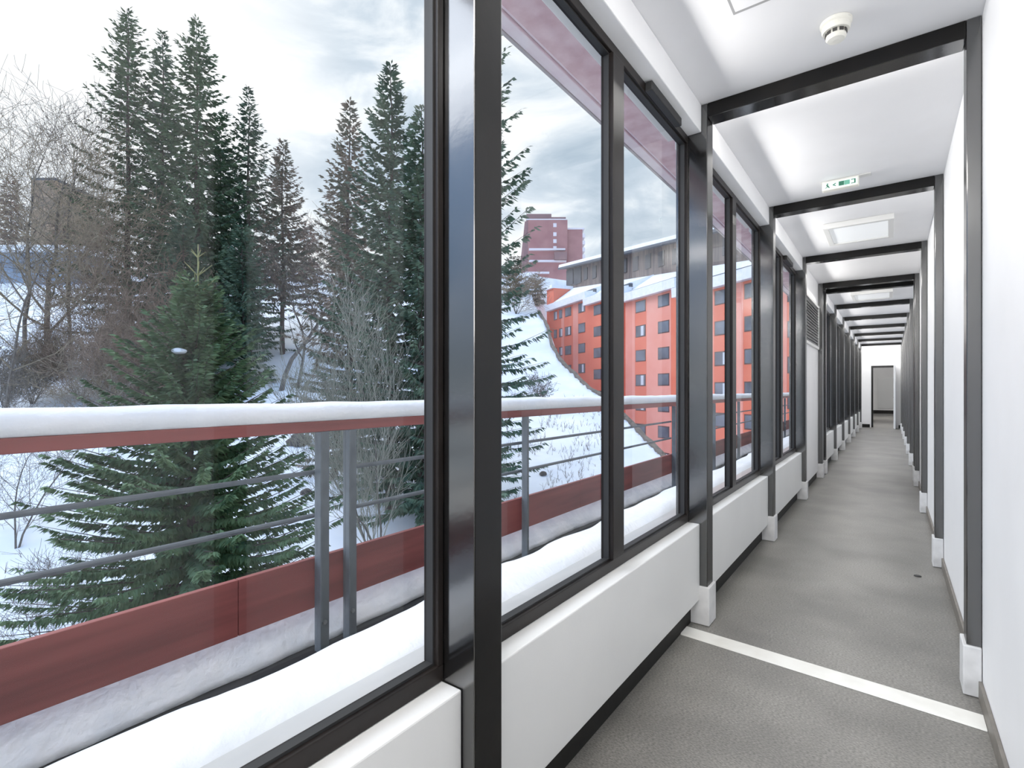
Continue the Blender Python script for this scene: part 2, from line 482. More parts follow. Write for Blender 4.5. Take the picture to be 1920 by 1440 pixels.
# ceiling things --------------------------------------------------------
cl_labels = [('shallow white surface ceiling light between the third and fourth portal frames', 5.28),
             ('small far white ceiling light beyond the close pair of portal frames', 8.95)]
for lab, y in cl_labels:
    c = empty('ceiling_light', (-0.22, y, H))
    tag(c, lab, 'ceiling light', 'surface lights on the corridor ceiling')
    fr = MB()
    for (x0, x1, y0, y1) in ((-0.24, 0.24, -0.31, -0.27), (-0.24, 0.24, 0.27, 0.31), (-0.24, -0.2, -0.27, 0.27), (0.2, 0.24, -0.27, 0.27)):
        fr.box(x0, x1, y0, y1, -0.045, -0.001)
    fr.build('frame', M['lightframe'], c, 0.003)
    MB().box(-0.199, 0.199, -0.269, 0.269, -0.032, -0.002).build('diffuser', M['diffuser'], c)
c = empty('ceiling_panel', (-0.22, 1.70, H))
tag(c, 'flush white ceiling panel with thin grey outline at the top edge', 'ceiling panel')
MB().box(-0.245, 0.245, -0.3, 0.3, -0.004, -0.001).build('frame', M['line'], c)
MB().box(-0.235, 0.235, -0.29, 0.282, -0.009, -0.0045).build('panel', M['ceiling'], c, 0.002)

s = empty('smoke_detector', (-0.166, 2.27, H))
tag(s, 'round cream smoke detector on the ceiling before the second portal frame', 'smoke detector')
MB().lathe([(0.052, -0.001), (0.052, -0.012), (0.046, -0.016)]).build('base', M['plastic'], s, smooth=False)
MB().lathe([(0.046, -0.0165), (0.047, -0.03), (0.043, -0.038), (0.030, -0.0385)], n=32).build('body', M['plastic'], s)
vt = MB()
for k in range(10):
    a0 = 2 * math.pi * k / 10 + 0.08; a1 = a0 + 0.42
    vt.hexa([(0.033 * math.cos(a0), 0.033 * math.sin(a0), -0.052), (0.036 * math.cos(a0), 0.036 * math.sin(a0), -0.052), (0.036 * math.cos(a1), 0.036 * math.sin(a1), -0.052), (0.033 * math.cos(a1), 0.033 * math.sin(a1), -0.052),
             (0.033 * math.cos(a0), 0.033 * math.sin(a0), -0.040), (0.036 * math.cos(a0), 0.036 * math.sin(a0), -0.040), (0.036 * math.cos(a1), 0.036 * math.sin(a1), -0.040), (0.033 * math.cos(a1), 0.033 * math.sin(a1), -0.040)])
vt.build('vent_slots', M['slot'], s)
MB().lathe([(0.030, -0.039), (0.033, -0.052), (0.034, -0.060), (0.028, -0.068), (0.01, -0.071)], n=32).build('cap', M['plastic'], s)

x = empty('exit_sign', (-0.262, 3.97, H))
x.scale = (1, 1, 0.66)
tag(x, 'small white exit sign with green running figure symbols under the ceiling', 'exit sign')
MB().box(-0.115, 0.16, -0.012, 0.04, -0.010, -0.001).build('mounting_plate', M['lightframe'], x, 0.002)
MB().box(-0.105, 0.098, -0.02, 0.03, -0.098, -0.011).build('housing', M['plastic'], x, 0.006)
MB().box(-0.096, 0.090, -0.0235, -0.0205, -0.090, -0.026).build('sign_face', M['signwhite'], x, 0.001)
sy = -0.0245
pg = MB()


def flat(mb, pts, ox, oz, s=1.0):
    n = len(pts)
    mb.poly([(ox + px * s, sy, oz + pz * s) for px, pz in pts])


rf_ = MB(); ar_ = MB(); bk_ = MB(); dr_ = MB()
circ = [(0.006 * math.cos(t * math.pi / 5), 0.006 * math.sin(t * math.pi / 5)) for t in range(10)]
flat(rf_, circ, -0.074, -0.040)
flat(rf_, [(-0.006, 0), (0.006, 0.002), (0.012, -0.016), (0.002, -0.018)], -0.078, -0.048)
flat(rf_, [(0.012, -0.016), (0.018, -0.032), (0.012, -0.034), (0.004, -0.018)], -0.078, -0.048)
flat(rf_, [(0.004, -0.016), (-0.012, -0.030), (-0.008, -0.034), (0.010, -0.020)], -0.078, -0.048)
flat(ar_, [(0.012, 0.016), (0.018, 0.012), (0.006, 0.0), (-0.006, 0.0)], -0.042, -0.058)
flat(ar_, [(-0.006, 0), (0.006, 0), (0.018, -0.012), (0.012, -0.016)], -0.042, -0.058)
flat(bk_, [(0, 0), (0.030, 0), (0.030, -0.044), (0, -0.044)], -0.012, -0.036)
flat(dr_, [(0.055, 0), (0.08, 0), (0.08, -0.008), (0.055, -0.008)], 0.0, -0.036)
flat(dr_, [(0.072, -0.008), (0.08, -0.008), (0.08, -0.044), (0.072, -0.044)], 0.0, -0.036)
flat(dr_, [(0.055, -0.036), (0.072, -0.036), (0.072, -0.044), (0.055, -0.044)], 0.0, -0.036)
for nm_, mb_ in (('running_figure', rf_), ('arrow', ar_), ('green_block', bk_), ('door_symbol', dr_)):
    mb_.build(nm_, M['green'], x)
pg2 = MB()
flat(pg2, [(0.0, 0), (0.03, 0), (0.03, -0.044), (0.0, -0.044)], 0.019, -0.036)
pg2.build('pale_symbol', M['green2'], x)

# floor strip and plug ---------------------------------------------------
t = MB()
t.hexa([(-0.784, 2.375, 0.001), (XR - .013, 2.30, 0.001), (XR - .013, 2.405, 0.001), (-0.784, 2.472, 0.001),
        (-0.784, 2.381, 0.007), (XR - .013, 2.306, 0.007), (XR - .013, 2.399, 0.007), (-0.784, 2.466, 0.007)])
o = t.build('floor_strip', M['strip'], None, 0.001)
tag(o, 'white threshold strip laid across the dark corridor floor', 'floor strip')
o = MB().lathe([(0.019, 0.001), (0.019, 0.004), (0.014, 0.006)], (0.13, 3.98, 0), 20).build('floor_plug', M['gasket'])
tag(o, 'small round black plug on the floor near the right wall', 'floor plug')

# ------------------------------------------------------------------ roof overhang outside
y0, y1 = -3.0, 20.0
ZS = EYE + 1.72
structure('eaves_5', MB().box(-1.512, -1.492, y0, y1, ZS - 0.004, ZS + 0.35), M['soffit_edge'], 0.003)
structure('eaves_1', MB().box(-1.491, -1.425, y0, y1, ZS, ZS + 0.35), M['soffit_trim'], 0.004)
structure('eaves_2', MB().box(-1.42, -1.285, y0, y1, ZS + 0.012, ZS + 0.35), M['soffit'], 0.004)
structure('eaves_3', MB().box(-1.28, -0.905, y0, y1, ZS + 0.06, ZS + 0.35), M['soffit_dark'])
structure('eaves_4', MB().box(-1.284, -0.86, y0, y1, H + 0.201, ZS + 0.059).box(-1.51, XR + .15, y0, y1, ZS + 0.351, ZS + 0.5), M['soffit_dark'])

# ------------------------------------------------------------------ balcony
XB = -2.40
structure('balcony_floor', MB().box(-2.75, -0.94, y0, y1, -0.42, -0.20), M['wet'])
structure('balcony_inner_curb', MB().box(-1.40, -0.90, y0, y1, -0.199, 0.20), M['outerwall'])


def swept(name, prof_fn, ys, mat_, parent=None, smooth=True):
    V = []; Fc = []
    n = None
    for y in ys:
        pr = prof_fn(y)
        n = len(pr)
        V += [(px, y, pz) for px, pz in pr]
    for k in range(len(ys) - 1):
        for i in range(n - 1):
            Fc.append((k * n + i, (k + 1) * n + i, (k + 1) * n + i + 1, k * n + i + 1))
        Fc.append((k * n + n - 1, (k + 1) * n + n - 1, (k + 1) * n, k * n))
    Fc.append(tuple(range(n)))
    Fc.append(tuple((len(ys) - 1) * n + i for i in reversed(range(n))))
    o = from_arrays(name, V, Fc, mat_, parent, smooth)
    bm = bmesh.new(); bm.from_mesh(o.data); bmesh.ops.recalc_face_normals(bm, faces=bm.faces[:]); bm.to_mesh(o.data); bm.free()
    return o


def nz1(y, z, s): return noise.noise(Vector((y * s, z, 3.1)))


ys = [y0 + 0.04 * k for k in range(int((y1 - y0) / 0.04) + 1)]


def ledge_prof(y):
    w_ = 0.09 * nz1(y, 2.2, 0.9) + 0.07 * nz1(y, 5.5, 2.3) + 0.012 * nz1(y, 8.8, 6)
    xo = -1.485 + w_
    xi = -1.20 + 0.012 * nz1(y, 12.1, 2.0)
    zi = EYE - 0.812
    pts = [(-1.20, 0.22), (-1.16, zi - 0.06), (xi, zi - 0.004)]
    for t_ in (0.06, 0.15, 0.3, 0.5, 0.7, 0.86, 0.95):
        px = xi + (xo - xi) * t_
        pz = EYE - 0.785 + 0.014 * nz1(y + px, 1.4, 2.0) + 0.005 * nz1(y + px * 4, 4.4, 7) - 0.04 * max(0, t_ - 0.7) / 0.3 - 0.02 * max(0, 0.15 - t_) / 0.09
        pts.append((px, pz))
    pts += [(xo, EYE - 0.88), (xo + 0.005, EYE - 0.93), (xo + 0.04, 0.205)]
    return pts


tag(swept('ledge_snow', ledge_prof, ys, M['snow']), 'smooth white snow lying on the ledge below the windows', 'snow', kind='stuff')


def bank_prof(y):
    w_ = 0.02 * nz1(y, 7.7, 1.1) + 0.018 * nz1(y, 3.3, 4.5) + 0.008 * nz1(y, 9.1, 14)
    return [(-2.74, -0.199), (-2.74, EYE - 1.02), (-2.66, EYE - 1.02), (-2.60, EYE - 1.09), (-2.53, EYE - 1.18 + 0.008 * nz1(y, 2, 3)), (-2.47, EYE - 1.255), (-2.432 + w_ * .5, EYE - 1.30), (-2.42 + w_, -0.197)]


tag(swept('bank_snow', bank_prof, ys, M['dirtysnow']), 'packed white snow bank behind the red kick board', 'snow', kind='stuff')


rl = empty('balcony_railing', (XB, 0, -0.2))
tag(rl, 'grey steel balcony railing with red timber handrail and kick board', 'railing')
zr = -(-0.2)


def rbox(x0, x1, ya, yb, z0, z1):
    return MB().box(x0, x1, ya, yb, z0 + zr, z1 + zr)


# handrail boards
cuts = [y0, 3.6, 8.8, 14.0, y1]
for a, b in zip(cuts[:-1], cuts[1:]):
    rbox(-0.10, 0.05, a + .001, b - .001, EYE - 0.212, EYE - 0.158).build('handrail', M['redwood'], rl, 0.004)
kc = [y0, 1.135, 4.3, 7.8, 11.4, 15.2, y1]
for a, b in zip(kc[:-1], kc[1:]):
    rbox(0.0, 0.03, a + .0015, b - .0015, EYE - 1.11, EYE - 0.855).build('kick_board', M['redwood'], rl, 0.003)
posts = []
PY = [-1.9, -0.03, 1.55, 1.72, 3.38, 5.2, 6.86, 7.03, 8.8, 10.5, 12.2, 12.37, 14.0, 15.8, 17.5]
for y in PY:
    po = rbox(0.031, 0.052, y - 0.036, y + 0.036, -0.199, EYE - 0.2125).box(0.052, 0.085, y - 0.036, y - 0.026, -0.199 + zr, EYE - 0.2125 + zr).build('post', M['steel'], rl, 0.002)
    bb = MB()
    for zz in (EYE - 1.19,):
        bb.tube((0.0525, y + 0.005, zz + zr), (0.064, y + 0.005, zz + zr), 0.012, 0.012, 6)
    bb.build('bolt', M['bolt'], po)
spans = [(y0, 1.52), (1.75, 6.83), (7.06, 12.17), (12.4, y1)]
for a, b in spans:
    for zz in (EYE - 0.42, EYE - 0.642):
        MB().tube((0.015, a, zz + zr), (0.015, b, zz + zr), 0.0125, None, 10).build('rail_bar', M['steel'], rl, smooth=False)


def cap_prof(y):
    h_ = EYE - 0.062 + 0.010 * nz1(y, 1.1, 1.3) + 0.005 * nz1(y, 6.1, 4.0)
    e_ = 0.006 * nz1(y, 4.4, 5.0)
    zb = EYE - 0.157
    return [(XB - 0.105, zb), (XB - 0.118 + e_, zb + 0.035), (XB - 0.10, h_ - 0.02), (XB - 0.06, h_ - 0.003), (XB - 0.02, h_), (XB + 0.03, h_ - 0.012), (XB + 0.062 + e_, h_ - 0.035), (XB + 0.066 + e_, zb + 0.028), (XB + 0.050 + e_, zb + 0.004), (XB + 0.045, zb)]


tag(swept('handrail_snow', cap_prof, ys, M['snow']), 'thick white snow cap along the red balcony handrail', 'snow', kind='stuff')

# ------------------------------------------------------------------ terrain
PD_ = [0, 6, 12, 20, 27, 34, 42, 55, 65, 75, 90, 110, 150, 260]
PH_ = [-9.5, -8.9, -8.2, -6.1, -3.75, -1.9, 0.7, 7.0, 11, 15.0, 20.5, 23.5, 24, 20]
RD_ = [0, 18, 24, 27, 30.5, 34, 39, 40, 42, 44, 46, 50, 55, 65, 80, 100, 140]
RA_ = [9.5, 8.6, 8.2, 8.04, 7.72, 7.44, 6.55, 6.1, 5.62, 4.93, 4.15, 3.58, 3.54, 2.6, 2.0, 6, 30]


def ground(a, d):
    h = float(np.interp(d, PD_, PH_))
    s_ = a - float(np.interp(d, RD_, RA_))
    t_ = min(max(s_ / 5.0, 0), 1); t_ = t_ * t_ * (3 - 2 * t_)
    drop = 19.0 * t_ * min(max((150 - d) / 50, 0), 1) * min(max((d - 8) / 14, 0), 1)
    h -= drop
    k = 0.35 * noise.noise(Vector((a * 0.16, d * 0.16, 0.3))) + 0.12 * noise.noise(Vector((a * 0.6, d * 0.6, 4.3)))
    if abs(s_) < 1.5: k *= abs(s_) / 1.5
    return h + k * min(1, d / 12)


ds = list(np.concatenate([np.arange(1.0, 30, 0.5), np.arange(30, 70, 0.8), np.arange(70, 120, 2.0), np.arange(120, 261, 10)]))
us = np.linspace(-1.35, 0.95, 210)
V = []; Fc = []
for dd in ds:
    for u in us:
        a = u * (dd + 2)
        X, Y = cw(a, dd)
        V.append((X, Y, EYE + ground(a, dd)))
n = len(us)
for i in range(len(ds) - 1):
    for j in range(n - 1):
        Fc.append((i * n + j, i * n + j + 1, (i + 1) * n + j + 1, (i + 1) * n + j))
msn = mat('snowy_ground', srgb(240, 244, 250), 0.9, srgb(218, 226, 240), 0.35, detail=6, bump=0.5, bscale=2.5, spec=0.1)
gr = from_arrays('ground', V, Fc, msn, None, True)
tag(gr, kind='structure')


def at(a, d, dz=0.0):
    X, Y = cw(a, d)
    return Vector((X, Y, EYE + ground(a, d) + dz))


# stone retaining wall along the edge of the snow slope
V = []; Fc = []
k = 0
for dd in np.arange(22, 62, 0.5):
    a = float(np.interp(dd, RD_, RA_)) + 0.25
    g0 = ground(a, dd)
    wob = 0.12 * noise.noise(Vector((dd * 0.8, 1.7, 0)))
    for (da, dz) in ((-0.12, -0.7), (-0.14 + wob * .3, 0.16 + wob), (0.16, 0.16 + wob), (0.2, -3.4)):
        X, Y = cw(a + da, dd)
        V.append((X, Y, EYE + g0 + dz))
    if k:
        for i in range(3):
            Fc.append(((k - 1) * 4 + i, k * 4 + i, k * 4 + i + 1, (k - 1) * 4 + i + 1))
        Fc.append(((k - 1) * 4 + 3, k * 4 + 3, k * 4, (k - 1) * 4))
    k += 1
o = from_arrays('retaining_wall', V, Fc, M['stonewall'])
tag(o, 'curving brown stone edge wall between snow slope and orange building', 'retaining wall')


# ------------------------------------------------------------------ trees
def spruce(name, a, d, top_px_y, R, label, group, fmat, seed, p=0.85, clear=0.06, whorl=0.42, per=7, spray=0.42, dens=1.0, droop=0.28, irregular=0.35, fork=None, lean=0.0, leader=0.0, sub=0, base_px=None):
    rng = np.random.default_rng(seed)
    base = at(a, d)
    top_z = EYE + (HOR - top_px_y) / F * d
    Ht = top_z - base.z
    root = empty(name, base)
    tag(root, label, 'tree', group)
    tm = MB()
    r0 = max(0.05, Ht * 0.011)
    pts = []
    for k in range(9):
        z = Ht * k / 8 - (0.5 if k == 0 else 0)
        pts.append(Vector((lean * (z / Ht) ** 2 + 0.05 * math.sin(z * 0.6 + seed), 0.05 * math.cos(z * 0.5 + seed), z)))
    for k in range(8):
        tm.tube(pts[k], pts[k + 1], r0 * (1 - k / 8) + 0.012, r0 * (1 - (k + 1) / 8) + 0.012, 7)
    Vs = []; cnt = 0
    tops = [(0.0, 0.0, Ht, 1.0)]
    if fork: tops.append(fork)
    for (tx, ty, th, share) in tops:
        z = (clear * Ht) if share == 1.0 else Ht * 0.70
        while z < th - 0.12 - leader:
            f = 1 - z / th
            Lmax = R * min(1.0, (max(f, 0.0) / 0.62) ** p)
            if leader and z > th - leader * 2.5: Lmax *= 0.7
            if share < 1: Lmax *= 0.55
            nb = max(3, int(per * (0.6 + 0.4 * f) + rng.random()))
            az0 = rng.random() * 6.28
            for b in range(nb):
                az = az0 + 6.283 * b / nb + rng.normal(0, 0.25)
                Lb = Lmax * (1 - irregular * rng.random()) + 0.12
                zb = z + rng.normal(0, whorl * 0.25)
                up = 0.55 * (1 - f) + 0.10 - 0.12 * f
                dr = droop * f * (0.7 + 0.6 * rng.random())
                ca, sa = math.cos(az), math.sin(az)
                ns = max(6, int(dens * (0.72 + 0.75 * f) * Lb / spray * 11.5))
                s = np.sort(rng.random(ns)) ** 0.75
                s[-1] = 1.0
                px = s * Lb * ca + tx + lean * (zb / Ht) ** 2
                py = s * Lb * sa + ty
                pz = zb + Lb * (up * s - dr * s ** 1.6 + 0.16 * s ** 4)
                tz = up - 1.6 * dr * s ** 0.6 + 0.64 * s ** 3
                side = np.where(rng.random(ns) < 0.5, -1.0, 1.0)
                ang = side * (0.5 + 0.5 * rng.random(ns)); ang[-1] = 0
                dx = np.cos(az + ang); dy = np.sin(az + ang)
                dz = tz * 0.7 - 0.30 - 0.75 * rng.random(ns) * min(1.0, 1.6 * f)
                nrm = np.sqrt(dx * dx + dy * dy + dz * dz)
                dx /= nrm; dy /= nrm; dz /= nrm
                ln = spray * (0.7 + 0.7 * rng.random(ns)) * (1.15 - 0.45 * s)
                ln = np.minimum(ln, 0.25 + Lb * 0.7)
                wd = ln * (0.15 + 0.10 * rng.random(ns))
                # width vector: mostly horizontal, rolled at random
                hx, hy = -dy, dx
                ro = rng.normal(0, 0.7, ns)
                wx = hx * np.cos(ro); wy = hy * np.cos(ro); wz = np.sin(ro)
                P0 = np.stack([px, py, pz], 1)
                D = np.stack([dx, dy, dz], 1); W = np.stack([wx, wy, wz], 1)
                m1 = P0 + D * (ln * 0.45)[:, None]
                quad = np.stack([P0, m1 + W * wd[:, None], P0 + D * ln[:, None] - np.array([0, 0, 0.08]) * ln[:, None], m1 - W * wd[:, None]], 1)
                Vs.append(quad.reshape(-1, 3)); cnt += ns
                if Lb > 0.9:
                    p0 = Vector((tx + lean * (zb / Ht) ** 2, ty, zb)); p1 = Vector((px[-1], py[-1], pz[-1]))
                    mid = Vector((tx + lean * (zb / Ht) ** 2 + Lb * .55 * ca, ty + Lb * .55 * sa, zb + Lb * (up * .55 - dr * .55 ** 1.6)))
                    rr = 0.008 + 0.007 * Lb
                    tm.tube(p0, mid, rr, rr * .6, 3); tm.tube(mid, p1, rr * .6, 0.005, 3)
            z += whorl * (0.8 + 0.5 * rng.random()) * (0.6 + 0.6 * f)
        if share < 1:
            tm.tube((0, 0, Ht * 0.66), (tx, ty, th), r0 * 0.3, 0.015, 5)
    tm.build('trunk', M['bark'], root)
    Vs = np.concatenate(Vs)
    q = np.arange(cnt * 4).reshape(-1, 4)
    from_arrays('foliage', Vs.tolist(), q.tolist(), fmat, root)
    if leader:
        lm = MB()
        lm.tube((lean, 0, Ht - leader * 1.9), (lean + 0.015, 0, Ht), 0.028, 0.009, 6)
        for k in range(3):
            zz = Ht - leader * (0.35 + 0.5 * k)
            for b in range(5):
                az = 1.25 * b + k
                l_ = 0.20 + 0.16 * k
                lm.tube((lean, 0, zz), (lean + l_ * math.cos(az) * .8, l_ * math.sin(az) * .8, zz + l_ * 0.75), 0.014, 0.006, 4)
        lm.build('leader_shoot', M['leader'], root)
    return root


G1 = 'tall spruces on the snowy slope'
def U(px): return (px - 960) / F


spruce('spruce_tree', U(240) * 44, 44, 26, 5.6, 'ragged tall spruce with a leaning second top, leftmost of the tall conifers', G1, M['spruce'], 11, p=0.75, per=6, dens=0.62, whorl=0.7, spray=0.5, irregular=0.5, fork=(-1.25, 0.3, 31.6, 0.5), clear=0.10)
spruce('spruce_tree', U(305) * 47, 47, 58, 4.2, 'slim pointed spruce between the ragged spruce and the tallest broad one', G1, M['spruce_dark'], 12, p=1.0, per=6, dens=0.8, whorl=0.5, spray=0.5)
spruce('spruce_tree', U(369) * 45, 45, 33, 6.0, 'broad tall spruce with a sharp tip, centre of the left conifer group', G1, M['spruce'], 13, p=0.95, per=7, dens=0.85, whorl=0.6, spray=0.5)
spruce('spruce_tree', U(466) * 47, 47, 165, 4.4, 'thin-topped spruce just right of the broad tall spruce', G1, M['spruce_dark'], 14, p=1.0, per=6, dens=0.72, whorl=0.5, spray=0.45)
spruce('spruce_tree', U(530) * 48, 48, 260, 4.1, 'brown-topped shorter spruce left of the sky gap', G1, M['spruce_brown'], 15, p=0.95, per=7, dens=0.8, whorl=0.45, spray=0.42, clear=0.25)
spruce('spruce_tree', U(654) * 25, 25, 193, 2.8, 'brown-tinged spruce right of the sky gap', G1, M['spruce_brown'], 16, p=0.95, per=7, dens=0.75, whorl=0.34, spray=0.30)
spruce('spruce_tree', U(732) * 22.5, 22.5, 118, 3.5, 'tallest dark spruce of the group left of the nearest post', G1, M['spruce_dark'], 17, p=1.0, per=8, dens=0.95, whorl=0.36, spray=0.29)
spruce('spruce_tree', U(790) * 21, 21, 200, 3.0, 'dark spruce half hidden behind the nearest black post, left side', G1, M['spruce_dark'], 18, p=1.0, per=8, dens=0.9, whorl=0.33, spray=0.29)
spruce('spruce_tree', U(893) * 19, 19, -40, 2.75, 'spruce peeping out right of the nearest black post', G1, M['spruce_dark'], 19, p=0.62, per=7, dens=0.75, whorl=0.42, spray=0.29, irregular=0.5)
spruce('spruce_tree', U(415) * 50, 50, 250, 3.4, 'dark spruce filling the gap right behind the broad tall spruce', G1, M['spruce_dark'], 20, p=0.6, per=7, dens=0.9, whorl=0.5, spray=0.5)
spruce('spruce_tree', U(345) * 41, 41, 400, 2.6, 'low dark spruce at the foot of the tall left conifers', G1, M['spruce_dark'], 22, p=0.7, per=8, dens=0.95, whorl=0.4, spray=0.42)
spruce('spruce_tree', U(455) * 41, 41, 430, 2.6, 'low dark spruce below the thin-topped spruce', G1, M['spruce_dark'], 23, p=0.6, per=8, dens=0.95, whorl=0.4, spray=0.42)
spruce('young_spruce', U(358) * 12, 12, 463, 3.6, 'young front spruce with a yellow leader shoot, behind the balcony railing', None, M['spruce_young'], 31, p=1.1, per=11, dens=1.35, whorl=0.185, spray=0.2, clear=0.04, droop=0.36, leader=0.85, lean=0.36, irregular=0.42)


def bare(name, a, d, Ht, label, group, tmat, seed, stems=1, spread=0.5, r0=None, n1=14, n2=8, n3=6, low=0.25, tw=0.011, up=0.12, bmat=None, lean=(0, 0), sink=0.3, sk=None):
    rnd = random.Random(seed)
    root = empty(name, at(a, d))
    tag(root, label, 'tree' if Ht > 4.5 else 'shrub', group)
    tk = MB(); tg = MB()
    r0 = r0 or Ht * 0.0085

    def grow(p, dr, ln, r, level, mb):
        segs = (8, 5, 3, 2)[level]
        pts = [(p.copy(), r)]
        for k in range(segs):
            dr = (dr + Vector((rnd.gauss(0, 0.13), rnd.gauss(0, 0.13), rnd.gauss(0, 0.08) + up * (level > 0)))).normalized()
            q = p + dr * (ln / segs)
            rn = max(tw * 0.7, r * (1 - 0.85 * (k + 1) / segs))
            mb.tube(p, q, max(tw * .7, pts[-1][1]), rn, 6 if level == 0 else (4 if level == 1 else 3))
            p = q; pts.append((p.copy(), rn))
        if level == 3: return
        nch = (n1, n2, n3)[level]
        for c in range(nch):
            t_ = (low if level == 0 else 0.2) + (1 - (low if level == 0 else 0.2)) * (c + rnd.random()) / nch
            x_ = min(t_ * segs, segs - 0.001); k = int(x_); fr_ = x_ - k
            bp_ = pts[k][0].lerp(pts[k + 1][0], fr_); br = max(tw, pts[k + 1][1] * 0.6)
            dirp = (pts[k + 1][0] - pts[k][0]).normalized()
            s_ = dirp.orthogonal().normalized(); s_.rotate(Matrix.Rotation(rnd.random() * 6.28, 3, dirp))
            nd = (dirp * (1 - spread) + s_ * (spread + 0.35 * rnd.random())).normalized()
            nl = ln * (0.52, 0.5, 0.45)[level] * (1.15 - 0.7 * t_ * (level == 0)) * (0.7 + 0.5 * rnd.random())
            grow(bp_, nd, nl, br, level + 1, mb if level < 0 else tg)

    for s_ in range(stems):
        az = 6.28 * s_ / stems + rnd.random()
        k = 0.0 if stems == 1 else (0.22 + 0.3 * rnd.random() if sk is None else sk * (0.5 + rnd.random()))
        dr = Vector((math.cos(az) * k + lean[0], math.sin(az) * k + lean[1], 1)).normalized()
        grow(Vector((0.01 * math.cos(az) * (stems > 1), 0.01 * math.sin(az) * (stems > 1), -sink)), dr, Ht * (1 if stems == 1 else 0.75 + 0.3 * rnd.random()), r0 * (1 if stems == 1 else 0.6), 0, tk)
    from_arrays('trunk', tk.v, tk.f, bmat or M['greybark'], root)
    from_arrays('twigs', tg.v, tg.f, tmat, root)
    return root


GB = 'bare trees on the snowy slope'
bare('bare_tree', U(40) * 40, 40, 22, 'tall bare tree at the far left edge, twigs against the sky', GB, M['twig_grey'], 41, n1=16, n2=9, n3=6, tw=0.016, low=0.3)
bare('bare_tree', U(88) * 43, 43, 17, 'bare tree with a thick straight trunk above the left snowy rail', GB, M['twig_tan'], 42, r0=0.27, n1=20, n2=11, n3=6, tw=0.016, low=0.2)
bare('bare_tree', U(138) * 44, 44, 19, 'thin bare tree left of the ragged spruce', GB, M['twig_dark'], 43, r0=0.17, n1=18, n2=9, n3=5, tw=0.015, low=0.25)
bare('bare_tree', U(10) * 32, 32, 14, 'olive-twigged bare tree leaning in at the left edge', GB, M['twig_tan'], 44, n1=16, n2=9, n3=6, tw=0.013, spread=0.6, lean=(0.15, 0.1))
bare('bare_tree', U(185) * 40, 40, 11.5, 'bare tree with pinkish brown twigs below the ragged spruce', GB, M['twig_red'], 45, n1=18, n2=10, n3=7, tw=0.015, low=0.12)
bare('bare_tree', U(262) * 38, 38, 10.5, 'bushy red-brown bare tree left of the young front spruce', GB, M['twig_red'], 46, n1=18, n2=10, n3=7, tw=0.015, low=0.1, stems=2)
bare('bare_tree', U(225) * 42, 42, 14, 'tan bare tree between the two red-brown trees', GB, M['twig_tan'], 47, n1=16, n2=9, n3=6, tw=0.015, low=0.2)
bare('bare_tree', U(526) * 40, 40, 11.5, 'dark bare trunk in the snowy clearing', GB, M['twig_dark'], 48, r0=0.20, n1=12, n2=6, n3=4, tw=0.014, low=0.35)
bare('bare_tree', U(556) * 41, 41, 10.5, 'slanting bare tree right of the dark trunk in the clearing', GB, M['twig_dark'], 49, r0=0.13, n1=12, n2=7, n3=5, tw=0.014, low=0.2, lean=(0.22, 0.12))
bare('bare_tree', U(590) * 44, 44, 10.0, 'brown bare tree at the back of the snowy clearing', GB, M['twig_red'], 50, r0=0.13, n1=14, n2=8, n3=5, tw=0.015, low=0.25)
bare('bare_tree', U(708) * 18, 18, 8.3, 'pale grey willow-like bare tree in front of the dark spruces', GB, M['twig_pale'], 51, stems=4, r0=0.075, n1=13, n2=9, n3=5, tw=0.0075, low=0.1, spread=0.26, up=0.22, sk=0.09)
bare('bare_tree', U(30) * 20, 20, 7.0, 'small bare tree seen through the railing at the left', GB, M['twig_grey'], 52, r0=0.07, n1=14, n2=8, n3=6, tw=0.007, low=0.1, stems=2)
bare('bare_tree', U(615) * 52, 52, 11, 'rusty bare tree low in the sky gap', GB, M['twig_red'], 58, r0=0.14, n1=14, n2=8, n3=6, tw=0.018, low=0.15)
GS = 'bare shrubs in the snow'
bare('bare_shrub', U(60) * 37, 37, 5.2, 'tan twiggy thicket left of the thick straight bare trunk', GS, M['twig_tan'], 90, stems=7, r0=0.06, n1=10, n2=8, n3=6, tw=0.014, low=0.1)
bare('bare_shrub', U(150) * 38, 38, 6.0, 'red-brown thicket right of the thick straight bare trunk', GS, M['twig_red'], 91, stems=7, r0=0.06, n1=10, n2=8, n3=6, tw=0.014, low=0.1)
bare('bare_shrub', U(235) * 36, 36, 6.2, 'dense red-brown thicket below the ragged spruce', GS, M['twig_red'], 92, stems=8, r0=0.06, n1=11, n2=8, n3=6, tw=0.014, low=0.08)
bare('bare_shrub', U(292) * 35, 35, 5.6, 'dense pinkish thicket touching the young spruce on its left', GS, M['twig_red'], 93, stems=8, r0=0.06, n1=11, n2=8, n3=6, tw=0.014, low=0.08)
bare('bare_shrub', U(8) * 34, 34, 5.0, 'olive grey thicket cut by the left picture edge', GS, M['twig_grey'], 94, stems=7, r0=0.06, n1=10, n2=8, n3=6, tw=0.013, low=0.1)
bare('bare_shrub', U(315) * 34, 34, 4.4, 'brown twiggy shrub left of the young spruce above the rail', GS, M['twig_red'], 53, stems=6, r0=0.05, n1=8, n2=6, n3=5, tw=0.011, low=0.1)
bare('bare_shrub', U(190) * 33, 33, 4.2, 'tan twiggy shrub behind the snowy rail at the left', GS, M['twig_tan'], 54, stems=6, r0=0.05, n1=8, n2=6, n3=5, tw=0.011, low=0.1)
bare('bare_shrub', U(1000) * 36, 36, 2.6, 'dark fan-shaped shrub on the open snow slope', GS, M['twig_dark'], 55, stems=5, r0=0.06, n1=7, n2=5, n3=3, tw=0.012, low=0.2, lean=(0.3, 0.2))
